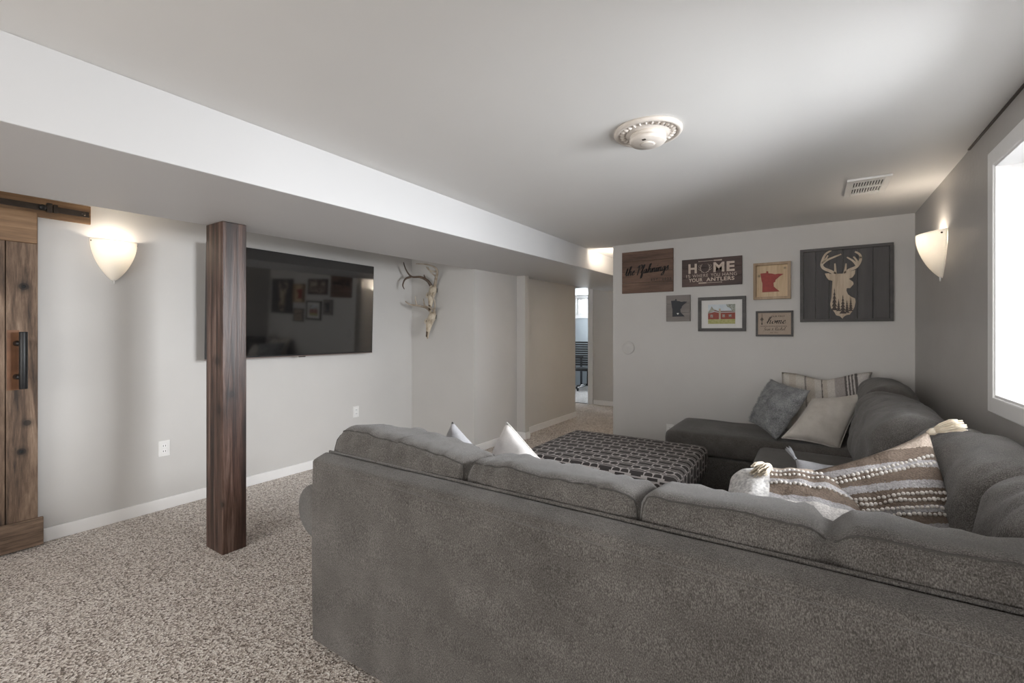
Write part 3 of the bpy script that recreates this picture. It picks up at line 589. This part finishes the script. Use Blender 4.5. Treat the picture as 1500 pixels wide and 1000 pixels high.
# ------------------------------------------------------------------ television
tv = thing('television', 'large black flat-screen television mounted on the left wall', 'television', (XL+.02, 2.43, 1.57), (.032, 0, PI/2+.008))
MB().box(-.80, .80, -.135, -.105, -0.4550, 0.4550).build('bezel', MBLACK, tv, .004)
MB().box(-.793, .793, -.1362, -.1352, -0.4420, 0.4480).build('screen', MSCREEN, tv)
MB().box(-.80, .80, -.137, -.105, -0.4620, -0.4530).build('bottom_strip', pm('silver_strip', (.30, .24, .22), None, 10, .35, metal=.7), tv, .002)
MB().box(-.03, .03, -.138, -.12, -0.4700, -0.4600).build('sensor_tab', MBRONZE, tv, .002)
MB().box(-.45, .45, -.105, -.06, -0.3200, 0.2300).build('rear_housing', MBLACK, tv, .01)
MB().box(-.25, .25, -.06, 0, -0.1700, 0.1300).build('wall_mount', MBLACK, tv, .004)

# ------------------------------------------------------------------ sconces
def sconce(loc, rotz, label, power, z0):
    t = thing('wall_sconce', label, 'sconce', loc, (0, 0, rotz), 'opal glass wall sconces')
    H = .285; w0 = .128; b0 = .125
    def fn(a, c):
        s = .0+c; g = max(.0, math.sin(s*PI/2))**.72; th = PI*a
        return (-w0*g*math.cos(th), -.0015-b0*g*math.sin(th), z0+H*s+(.012*math.sin(th)**2*c if True else 0)*0-.012*c*math.sin(th))
    b = MB(); b.grid(fn, 28, 24); b.build('shade', MSHADE, t, 0, True, thick=.004, weld=True)
    MB().box(-.05, .05, -.012, 0, z0+.07, z0+.24).build('back_plate', MWHITE, t, .004)
    for s in (-1, 1): MB().lathe([(.005, .004), (.007, 0), (.004, -.006)], (s*.121, -.026, z0+.262), 10, 'Y').build('clip', MBRONZE, t, 0, True)
    MB().tube([(0, -.012, z0-.016), (0, -.012, z0+.02)], [.004, .006], 8).build('bottom_pin', MWHITE, t, 0, True)
    bu = MB().lathe([(.004, -.05), (.014, -.04), (.02, -.015), (.016, .012), (.005, .025)], (0, -.055, z0+.21), 14).build('bulb', MBULB, t, 0, True)
    l = bpy.data.lights.new('bulb_light', 'POINT'); l.energy = power; l.color = (1, .88, .74); l.shadow_soft_size = .03
    lo = bpy.data.objects.new('bulb_light', l); C.objects.link(lo); lo.parent = t; lo.location = (0, -.06, z0+.245)
    return t
sconce((XL, 1.115, 0), PI/2, 'lit white glass sconce on the wall between barn door and post', 2.1, 1.675)
sconce((XR, 3.78, 0), -PI/2, 'lit white glass sconce on the right wall beside the window', 2.4, 1.652)
sconce((-1.62, YB+.105, 0), PI, 'hall wall sconce behind the picture wall, only its glow showing', 16, 1.72)
sconce((-.5, 6.3, 0), -PI/2, 'added unseen sconce on the right side of the hall, brightening the hall walls', 60, 1.65)  # out of view, added to brighten the hall

# ------------------------------------------------------------------ wall plates
def outlet(loc, rotz, label, z):
    t = thing('wall_outlet', label, 'outlet', loc, (0, 0, rotz), 'white electrical outlets')
    MB().box(-.036, .036, -.006, 0, z-.058, z+.058).build('cover_plate', MWHITE, t, .002)
    for dz in (-.02, .02):
        r = MB().box(-.017, .017, -.009, -.006, z+dz-.014, z+dz+.014).build('receptacle', MTRIM, t, .002)
        for dx in (-.007, .007): MB().box(dx-.0015, dx+.0015, -.0095, -.0088, z+dz-.006, z+dz+.006).build('slot', MDARK, r)
    return t
outlet((XL, 1.41, 0), PI/2, 'white outlet low on the left wall between barn door and post', .455)
outlet((XL, 3.125, 0), PI/2, 'white outlet low on the left wall below the television', .48)
ol = outlet((-1.19, YB, 0), 0, 'white outlet with a plug on the back wall beside the chaise', .345)
MB().box(-.02, .02, -.045, -.008, .30, .36).build('plug', MWHITE, ol, .006)
rp = thing('round_wall_plate', 'round white blank cover plate on the back wall', 'wall plate', (-1.624, YB, 1.162))
MB().lathe([(.071, 0), (.071, -.004), (.066, -.010), (.058, -.011), (.055, -.008), (.0, -.0085)], (0, 0, 0), 36, 'Y').build('disc', MW, rp, 0, True)

# ------------------------------------------------------------------ ceiling fittings
md = thing('ceiling_medallion', 'cream plaster medallion with leaf relief on the ceiling', 'medallion', (-.635, 2.10, HC))
MB().lathe([(.152, 0), (.152, -.010), (.146, -.018), (.134, -.018), (.128, -.010), (.10, -.012), (.095, -.02), (.03, -.02)], n=48).build('rim', MCREAM, md, 0, True)
lf = MB(); 
def leaf(a, c):
    u = -1+2*a; r = .10+.030*c; w = .0085*math.sin(PI*(.12+.82*c)); return (u*w, r, -.010-.011*(1-u*u)*math.sin(PI*(.15+.8*c)))
lf.grid(leaf, 5, 6); me = None
for i in range(28):
    if me is None: o = lf.build('leaf', MCREAM, md, 0, True); me = o.data
    else: o = bpy.data.objects.new('leaf', me); C.objects.link(o); o.parent = md
    o.rotation_euler = (0, 0, 2*PI*i/28)
sd = thing('smoke_detector', 'round off-white smoke detector at the centre of the ceiling medallion', 'smoke detector', (-.635, 2.10, HC-.02))
MB().lathe([(.078, 0), (.080, -.004), (.080, -.013), (.076, -.014), (.076, -.017), (.082, -.019), (.082, -.027), (.074, -.037), (.02, -.040), (.0, -.040)], n=44).build('body', MCREAM, sd, 0, True)
MB().lathe([(.03, -.038), (.032, -.042), (.026, -.044), (.0, -.044)], n=24).build('test_button', MCREAM, sd, 0, True)
MB().box(-.008, .008, -.060, -.050, -.0405, -.037).build('indicator', MBRONZE, sd)
ve = thing('ceiling_vent', 'white slotted air vent on the ceiling near the back wall', 'vent', (.285, 3.63, HC))
MB().box(-.085, .085, -.15, .15, -.004, -.001).build('duct_shade_sheet', MDARK, ve)  # dark sheet standing for the shade behind the slats
fw, fl = .108, .19
for bx in ((-fw, -.075, -fl, fl), (.075, fw, -fl, fl), (-.075, .075, -fl, -.135), (-.075, .075, .135, fl), (-.075, .075, -.012, .012)): MB().box(bx[0], bx[1], bx[2], bx[3], -.014, -.0005).build('frame_bar', MWHITE, ve, .002)
sl = None
for r in (-.0735, .0735):
    for i in range(12):
        x = -.075+.15*(i/11)
        if sl is None: o = MB().box(-.0035, .0035, -.0615, .0615, -.012, -.003).build('slat', MWHITE, ve); sl = o.data
        else: o = bpy.data.objects.new('slat', sl); C.objects.link(o); o.parent = ve
        o.location = (x, r, 0)

# ------------------------------------------------------------------ pictures on the back wall (local frame = wall plane, -Y into the room)
def rect_frame(t, w, h, bar, d, mat, name='frame_bar'):
    W2, H2 = w/2, h/2
    for bx in ((-W2, W2, H2-bar, H2), (-W2, W2, -H2, -H2+bar)): MB().box(bx[0], bx[1], -d, 0, bx[2], bx[3]).build(name, mat, t, .0015)
    for s in (-1, 1): MB().box(s*W2, s*(W2-bar), -d, 0, -H2+bar, H2-bar).build(name, mat, t, .0015)
# family-name board
s1 = thing('plank_sign', 'square brown plank sign with black script name', 'sign', (-1.42, YB, 1.947))
zz = [-.217, -.11, .0, .115, .217]
for i in range(4): MB().box(-.263, .263, -.018, 0, zz[i]+.001, zz[i+1]-.001).build('plank', MSIGN1, s1, .0015)
script(s1, 'lettering', 'the Pfahnings', MINK, -.235, .215, -.035, .046, -.0182, .15, .22, .035)
bfont(s1, 'lettering', 'EST. 2022', MINK, .045, .245, -.098, -.075, -.0182, .01, .001, 1.5)
# HOME sign
s2 = thing('home_sign', 'dark plank sign with big cream lettering HOME and antler emblem', 'sign', (-.806, YB, 1.899))
for a, c in ((-.133, -.045), (-.045, .044), (.044, .133)): MB().box(-.266, .266, -.022, 0, a+.0008, c-.0008).build('plank', MSIGN2, s2, .0015)
zt = lambda f: .133-.266*f; xt = lambda f: -.266+.532*f
for ch_, f0, f1 in (('H', .115, .26), ('M', .54, .72), ('E', .755, .885)): bfont(s2, 'lettering', ch_, MLET, xt(f0), xt(f1), zt(.52), zt(.17), -.0222, .035)
for wd, f0, f1 in (('IS', .076, .148), ('WHERE', .186, .452), ('YOU', .498, .646), ('HANG', .688, .92)): bfont(s2, 'lettering', wd, MLET, xt(f0), xt(f1), zt(.675), zt(.56), -.0222, -.004, .001, 1.1)
for wd, f0, f1 in (('YOUR', .12, .36), ('ANTLERS', .42, .88)): bfont(s2, 'lettering', wd, MLET, xt(f0), xt(f1), zt(.835), zt(.70), -.0222, .025, .001, 1.1)
def strokes(parent, name, lst, mat, y, ww):
    b = MB()
    for st, w0, w1 in lst:
        pts = catmull([(x, y, z) for x, z in st], 5); n = len(pts); vs = []
        for i, q in enumerate(pts):
            d = (pts[min(i+1, n-1)]-pts[max(i-1, 0)]); d = Vector((-d.z, 0, d.x)).normalized()*lerp(w0, w1, i/(n-1))*ww
            vs += [q-d, q+d, q-d+Vector((0, -.0012, 0)), q+d+Vector((0, -.0012, 0))]
        fs = []
        for i in range(n-1):
            a = i*4; c = a+4; fs += [(a, c, c+1, a+1), (a+2, a+3, c+3, c+2), (a, a+2, c+2, c), (a+1, c+1, c+3, a+3)]
        fs += [(0, 1, 3, 2), (4*n-4, 4*n-2, 4*n-1, 4*n-3)]; b.add(vs, fs)
    return b.build(name, mat, parent)
em = []
for sgn in (-1, 1):
    g = lambda dx, f: (xt(.40)+sgn*dx, zt(f))
    em += [([g(.004, .52), g(.028, .47), g(.040, .38), g(.038, .30), g(.026, .2)], 1, .5), ([g(.034, .44), g(.052, .40), g(.058, .36)], .8, .4), ([g(.040, .36), g(.054, .30), g(.056, .24)], .8, .4), ([g(.038, .29), g(.046, .22)], .7, .4), ([g(.022, .48), g(.034, .50)], .7, .4)]
strokes(s2, 'antler_emblem', em, MLET, -.0222, .0024)
for f, flip in ((.10, 1), (.885, -1)):
    x0, x1 = (xt(.29), xt(.68)); x0, x1 = (x0, x1) if flip > 0 else (x1, x0)
    strokes(s2, 'arrow_emblem', [([(x0, zt(f)), (lerp(x0, x1, .5), zt(f)), (x1, zt(f))], 1, 1), ([(lerp(x0, x1, .66), zt(f)), (lerp(x0, x1, .8), zt(f)), (x1, zt(f))], 3.2, 3.6), ([(x0, zt(f)), (lerp(x0, x1, .02), zt(f)), (lerp(x0, x1, .05), zt(f))], 3, .8)], MLET, -.0222, .0018)
# state-outline plaques
MN = [(218,338),(269,335),(271,319),(284,321),(287,340),(318,344),(345,353),(372,349),(415,353),(385,372),(347,405),(346,420),(331,432),(333,466),(352,486),(383,514),(235,516),(236,432),(229,410)]
def state(w, h, cx=0, cz=0):
    xs_ = [p[0] for p in MN]; ys_ = [p[1] for p in MN]
    return [(cx-w/2+w*(x-min(xs_))/(max(xs_)-min(xs_)), cz+h/2-h*(y-min(ys_))/(max(ys_)-min(ys_))) for x, y in MN]
s3 = thing('state_plaque', 'small grey board with dark state outline and tiny heart', 'plaque', (-1.109, YB, 1.561))
for a, c in ((-.13, -.044), (-.044, .043), (.043, .13)): MB().box(-.114, .114, -.028, 0, a+.0006, c-.0006).build('plank', MGREYP, s3, .0015)
MB().prism(state(.155, .175, .012, .004), -.0305, -.0278).build('state_outline', MSLATE, s3)
hp = [(0, -.010), (-.010, .002), (-.008, .008), (-.003, .008), (0, .005), (.003, .008), (.008, .008), (.010, .002)]
MB().prism([(x+.0, z-.055) for x, z in hp], -.0318, -.0304).build('heart', MPAPER, s3)
s4 = thing('state_plaque', 'pine-framed plaque with red state outline on pale wood', 'plaque', (-.302, YB, 1.78))
rect_frame(s4, .288, .326, .022, .055, MPINEF)
for i in range(3): MB().box(-.122+.0813*i, -.1225+.0813*(i+1), -.02, 0, -.141, .141).build('board', MPINE, s4)
MB().prism(state(.178, .186, .0, -.004), -.030, -.0198).build('state_outline', MRED, s4, .001)
# framed house picture
s5 = thing('framed_picture', 'dark-framed picture of a red brick house with wide white mat', 'picture', (-.716, YB, 1.495))
rect_frame(s5, .414, .326, .030, .024, MFRAMEG)
MB().box(-.178, .178, -.012, 0, -.134, .134).build('mat_board', MPAPER, s5)
w, h, y = .118, .092, -.0122
def pr_(name, pts, mat, k): MB().prism(pts, y-.0003*k, y).build(name, mat, s5)
pr_('print', [(-w, -h), (w, -h), (w, h), (-w, h)], pm('print_sky', (.55, .62, .68), (.66, .70, .72), 20, .8), 1)
pr_('print', [(-w, -h), (w, -h), (w, -.045), (-w, -.035)], pm('print_lawn', (.34, .36, .12), (.50, .46, .24), 60, .8), 2)
pr_('print', [(-w, -.048), (-w, .008), (-.06, .022), (-.02, .012), (w, .014), (w, -.048)], pm('print_brick', (.36, .10, .075), (.27, .08, .06), 120, .8), 3)
pr_('print', [(-w, .006), (-.065, .030), (-.02, .016), (w, .018), (w, .030), (-.03, .030), (-.055, .042)], pm('print_roof', (.28, .20, .17), None, 60, .8), 4)
for x in (-.085, .02, .075): pr_('print', [(x-.011, -.030), (x+.011, -.030), (x+.011, -.004), (x-.011, -.004)], pm('print_window', (.55, .5, .45), (.2, .17, .15), 90, .8), 5)
pr_('print', [(-.022, -.048), (-.006, -.048), (-.006, .052), (-.022, .052)], pm('print_chimney', (.50, .42, .33), None, 90, .8), 5)
pr_('print', [(.04, h), (.05, .066), (.075, .055), (.09, .03), (w, .022), (w, h)], pm('print_leaves', (.22, .23, .17), (.5, .52, .5), 90, .8), 6)
pr_('print', [(-w, .02), (-.10, .045), (-.085, .075), (-.07, .05), (-.055, .045), (-.07, .028), (-w, .008)], pm('print_tree', (.28, .27, .20), (.5, .5, .46), 90, .8), 6)
# little home picture
s6 = thing('framed_sign', 'small grey-framed tan sign with black script word home', 'sign', (-.284, YB, 1.40))
rect_frame(s6, .29, .228, .017, .022, MFRAMEG)
MB().box(-.129, .129, -.012, 0, -.098, .098).build('panel', MTAN, s6)
script(s6, 'lettering', 'home', MINK, -.062, .085, .0, .030, -.0122, .12, .3)
bfont(s6, 'lettering', 'OUR FIRST', MINK, -.022, .082, .058, .072, -.0122, 0, .001, 1.1)
script(s6, 'lettering', 'Sean & Rachel', MINK, -.085, .080, -.060, .0135, -.0122, .10, .3)
bfont(s6, 'lettering', 'EST. 2022', MINK, -.03, .03, -.083, -.077, -.0122)
b = MB()
for i in range(16): b.box(-.105+.013*i, -.105+.013*i+.008, -.0130, -.0120, -.026, -.021)
b.build('dashed_line', MTREE, s6)
strokes(s6, 'arrow_emblem', [([(-.096, .09), (-.096, .04), (-.096, -.006)], 1, 1.6), ([(-.108, .036), (-.096, .052), (-.084, .036)], 1.6, 1.6), ([(-.104, .03), (-.096, .038), (-.088, .03)], 1.6, 1.6), ([(-.096, .004), (-.096, -.002), (-.096, -.008)], 3, 3)], MINK, -.0122, .0016)
# deer plaque
s7 = thing('deer_plaque', 'large grey plank board with pale wooden stag head cut-out', 'plaque', (.2235, YB, 1.722))
PW, PH = .625, .622
sx = lambda x: -PW/2+PW*(x-55)/1095
def sz(x, y_):
    top = lerp(130, 36, (x-50)/1100); bot = lerp(976, 969, (x-50)/1100); return PH/2-PH*(y_-top)/(bot-top)
Q = lambda x, y_: (sx(x), sz(x, y_))
rect_frame(s7, PW, PH, .024, .034, MFRAMEG)
bx = [-PW/2+.024, sx(252), sx(416), sx(581), sx(750), sx(925), PW/2-.024]
for i in range(6): MB().box(bx[i]+.0012, bx[i+1]-.0012, -.022, 0, -PH/2+.024, PH/2-.024).build('plank', MGREYW, s7, .002)
head = [(480,430),(520,407),(590,405),(620,412),(645,385),(725,362),(720,410),(690,450),(650,467),(700,505),(705,530),(665,577),(625,577),(622,610),(640,650),(680,680),(722,700),(728,740),(715,800),(690,850),(660,890),(625,895),(600,908),(575,936),(545,908),(500,897),(480,860),(440,812),(430,765),(445,690),(450,600),(457,490),(410,480),(385,450),(365,405),(400,400),(450,412)]
hd = MB().prism([Q(*q) for q in head], -.032, -.0218).build('stag_head', MDEER, s7)
al = [([Q(505,425), Q(440,380), Q(352,342), Q(326,295), Q(345,225), Q(378,170), Q(442,130)], 2.6, 1.2), ([Q(335,285), Q(400,240), Q(562,174)], 2.2, 1.0), ([Q(352,262), Q(385,220), Q(402,188)], 1.5, .9), ([Q(492,405), Q(490,340), Q(486,284)], 1.8, .9),
      ([Q(590,420), Q(650,366), Q(735,325), Q(778,260), Q(786,205), Q(765,168), Q(722,145)], 2.6, 1.2), ([Q(742,300), Q(700,255), Q(628,210)], 2.0, .9), ([Q(755,275), Q(735,240), Q(704,204)], 1.6, .9), ([Q(598,400), Q(612,345), Q(618,284)], 1.8, .9), ([Q(780,225), Q(790,210), Q(792,202)], 1.5, .8)]
st = strokes(s7, 'stag_antler', al, MDEER, -.0222, .0052)
st.scale = (1, 1, 1)
def pine(cx, base, top, w):
    pts = [(cx-w*.05, base)]; n = 6
    L = [(cx, top)]
    for i in range(n):
        f = (i+1)/n; zz_ = lerp(top, base, f); L += [(cx+w*f*.9, zz_), (cx+w*f*.35, zz_-2)]
    R_ = [(2*cx-x, z) for x, z in reversed(L[1:])]
    return [Q(*q) for q in L+R_]
for i, (cx, bs_, tp, w_) in enumerate(((480, 840, 570, 44), (580, 880, 655, 48), (672, 850, 685, 34), (530, 850, 700, 34), (628, 870, 715, 36))):
    MB().prism(pine(cx, bs_, tp, w_), -.0324-.0002*i, -.0318).build('pine_print', MTREE, s7)

# ------------------------------------------------------------------ deer skulls on the chase wall
def skull(name, label, loc, rot, antl, mats):
    t = thing(name, label, 'skull', loc, rot, 'mounted deer skulls')
    prof = [(.03, -.03, .02, .02), (.0, -.045, .046, .038), (-.05, -.06, .052, .042), (-.09, -.075, .050, .036), (-.13, -.085, .038, .028), (-.18, -.09, .027, .022), (-.225, -.092, .021, .017), (-.27, -.09, .016, .010), (-.285, -.088, .006, .005)]
    n = 16; b = MB(); vs = []
    for z, y, rx, ry in prof:
        for j in range(n):
            a = 2*PI*j/n; q = Vector((rx*math.cos(a), y+ry*math.sin(a), z)); q += Vector((1, 1, 0))*.004*nz(q.x*40, q.y*40, q.z*40); vs.append(q)
    k = len(prof); b.add(vs, [(i*n+j, i*n+(j+1) % n, (i+1)*n+(j+1) % n, (i+1)*n+j) for i in range(k-1) for j in range(n)]+[tuple(range(n)), tuple((k-1)*n+j for j in range(n))])
    b.build('cranium', MBONE, t, 0, True)
    for s in (-1, 1):
        MB().lathe([(.003, -.004), (.009, -.002), (.012, .004), (.009, .010)], (s*.043, -.092, -.085), 12, 'Y').build('eye_socket', MANT, t, 0, True)
        MB().tube([(s*.046, -.09, -.055), (s*.056, -.10, -.085), (s*.046, -.10, -.115)], [.006, .009, .006], 8).build('brow_ridge', MBONE, t, 0, True)
        MB().tube([(s*.008, -.108, -.20), (s*.007, -.106, -.262)], [.006, .004], 8).build('nostril', MANT, t, 0, True)
        MB().tube([(s*.028, -.045, .0), (s*.034, -.055, .04)], [.014, .015], 10).build('pedicle', MBONE, t, 0, True)
    for s, m_ in zip((-1, 1), mats):
        an = None
        for pts, r0, r1 in antl[0 if s < 0 else 1]:
            c_ = catmull(pts, 6); o = MB().tube(c_, [1.4*lerp(r0, r1, i/(len(c_)-1)) for i in range(len(c_))], 8).build('antler' if an is None else 'tine', m_, t if an is None else an, 0, True)
            an = an or o
    MB().box(-.02, .02, -.04, 0, -.05, .0).build('wall_hook', MBLACK, t)
    return t
aL = [([(-.032, -.05, .03), (-.055, -.085, .085), (-.12, -.13, .125), (-.20, -.19, .13), (-.235, -.24, .20), (-.25, -.27, .29)], .014, .004), ([(-.20, -.19, .13), (-.25, -.24, .10), (-.26, -.27, .03), (-.225, -.28, -.02)], .010, .003), ([(-.07, -.10, .10), (-.065, -.13, .15)], .008, .003)]
aR = [([(.032, -.05, .03), (.085, -.09, .10), (.16, -.15, .15), (.18, -.2, .20), (.11, -.26, .235), (-.02, -.30, .25)], .014, .004), ([(.10, -.10, .12), (.07, -.15, .16), (.04, -.18, .225)], .009, .003), ([(.14, -.15, .165), (.09, -.2, .18), (.055, -.22, .22)], .008, .003)]
bL = [([(-.032, -.05, .03), (-.07, -.09, .07), (-.14, -.14, .08), (-.22, -.2, .085), (-.27, -.23, .115)], .012, .004), ([(-.16, -.15, .08), (-.165, -.17, .13), (-.17, -.18, .19)], .008, .003), ([(-.08, -.10, .075), (-.085, -.12, .13), (-.085, -.13, .17)], .008, .003)]
bR = [([(.032, -.05, .03), (.05, -.09, .065), (.10, -.13, .07), (.14, -.17, .11), (.15, -.2, .17), (.12, -.23, .22)], .012, .004), ([(.08, -.11, .065), (.03, -.15, .085), (-.01, -.17, .10)], .008, .003)]
skull('deer_skull', 'upper mounted deer skull with dark brown antlers', (-3.655, 3.934, 1.835), (0, 0, 0), (aL, aR), (MANT, MANTL))
skull('deer_skull', 'lower mounted deer skull with pale thin antlers', (-3.665, 3.934, 1.53), (0, .14, 0), (bL, bR), (MANTL, MANTL))

# ------------------------------------------------------------------ office furniture
oc = thing('office_chair', 'black office chair with ribbed back seen through the hall doorway', 'chair', (-4.25, 9.45, 0), (0, 0, .2))
for s in (-1, 1): MB().tube([(s*.25, .05, .50), (s*.25, .0, .60), (s*.25, -.02, 1.15)], .016, 8).build('back_upright', MBLACK, oc, 0, True)
rib = None
for i in range(11):
    z = .60+.05*i
    if rib is None: o = MB().box(-.24, .24, -.012, .012, -.019, .019).build('back_rib', MBLACK, oc, .006); rib = o.data
    else: o = bpy.data.objects.new('back_rib', rib); C.objects.link(o); o.parent = oc
    o.location = (0, -.01, z)
MB().box(-.25, .25, .0, .46, .45, .52).build('seat', MBLACK, oc, .025, True)
MB().tube([(0, .23, .10), (0, .23, .46)], [.03, .025], 12).build('gas_column', MBLACK, oc, 0, True)
for i in range(5):
    a = 2*PI*i/5+.3; lg = MB().tube([(0, .23, .13), (.30*math.cos(a), .23+.30*math.sin(a), .075)], [.03, .018], 8).build('base_arm', pm('chrome', (.6, .6, .6), None, 5, .2, metal=1), oc, 0, True)
    MB().tube([(.30*math.cos(a)-.02, .23+.30*math.sin(a), .03), (.30*math.cos(a)+.02, .23+.30*math.sin(a), .03)], .03, 12).build('caster', MBLACK, lg, 0, True)
for s in (-1, 1): MB().tube([(s*.27, .1, .48), (s*.29, .1, .66), (s*.29, .34, .67)], .014, 8).build('armrest', MBLACK, oc, 0, True)
dk = thing('desk', 'dark desk edge in the office beside the ribbed chair', 'desk', (-5.1, 9.95, 0))
MB().box(-.5, .42, -.32, .32, .72, .75).build('desktop', MSLATE, dk, .003)
for sx_ in (-.46, .38):
    for sy_ in (-.28, .28): MB().box(sx_-.02, sx_+.02, sy_-.02, sy_+.02, 0, .72).build('leg', MSLATE, dk)
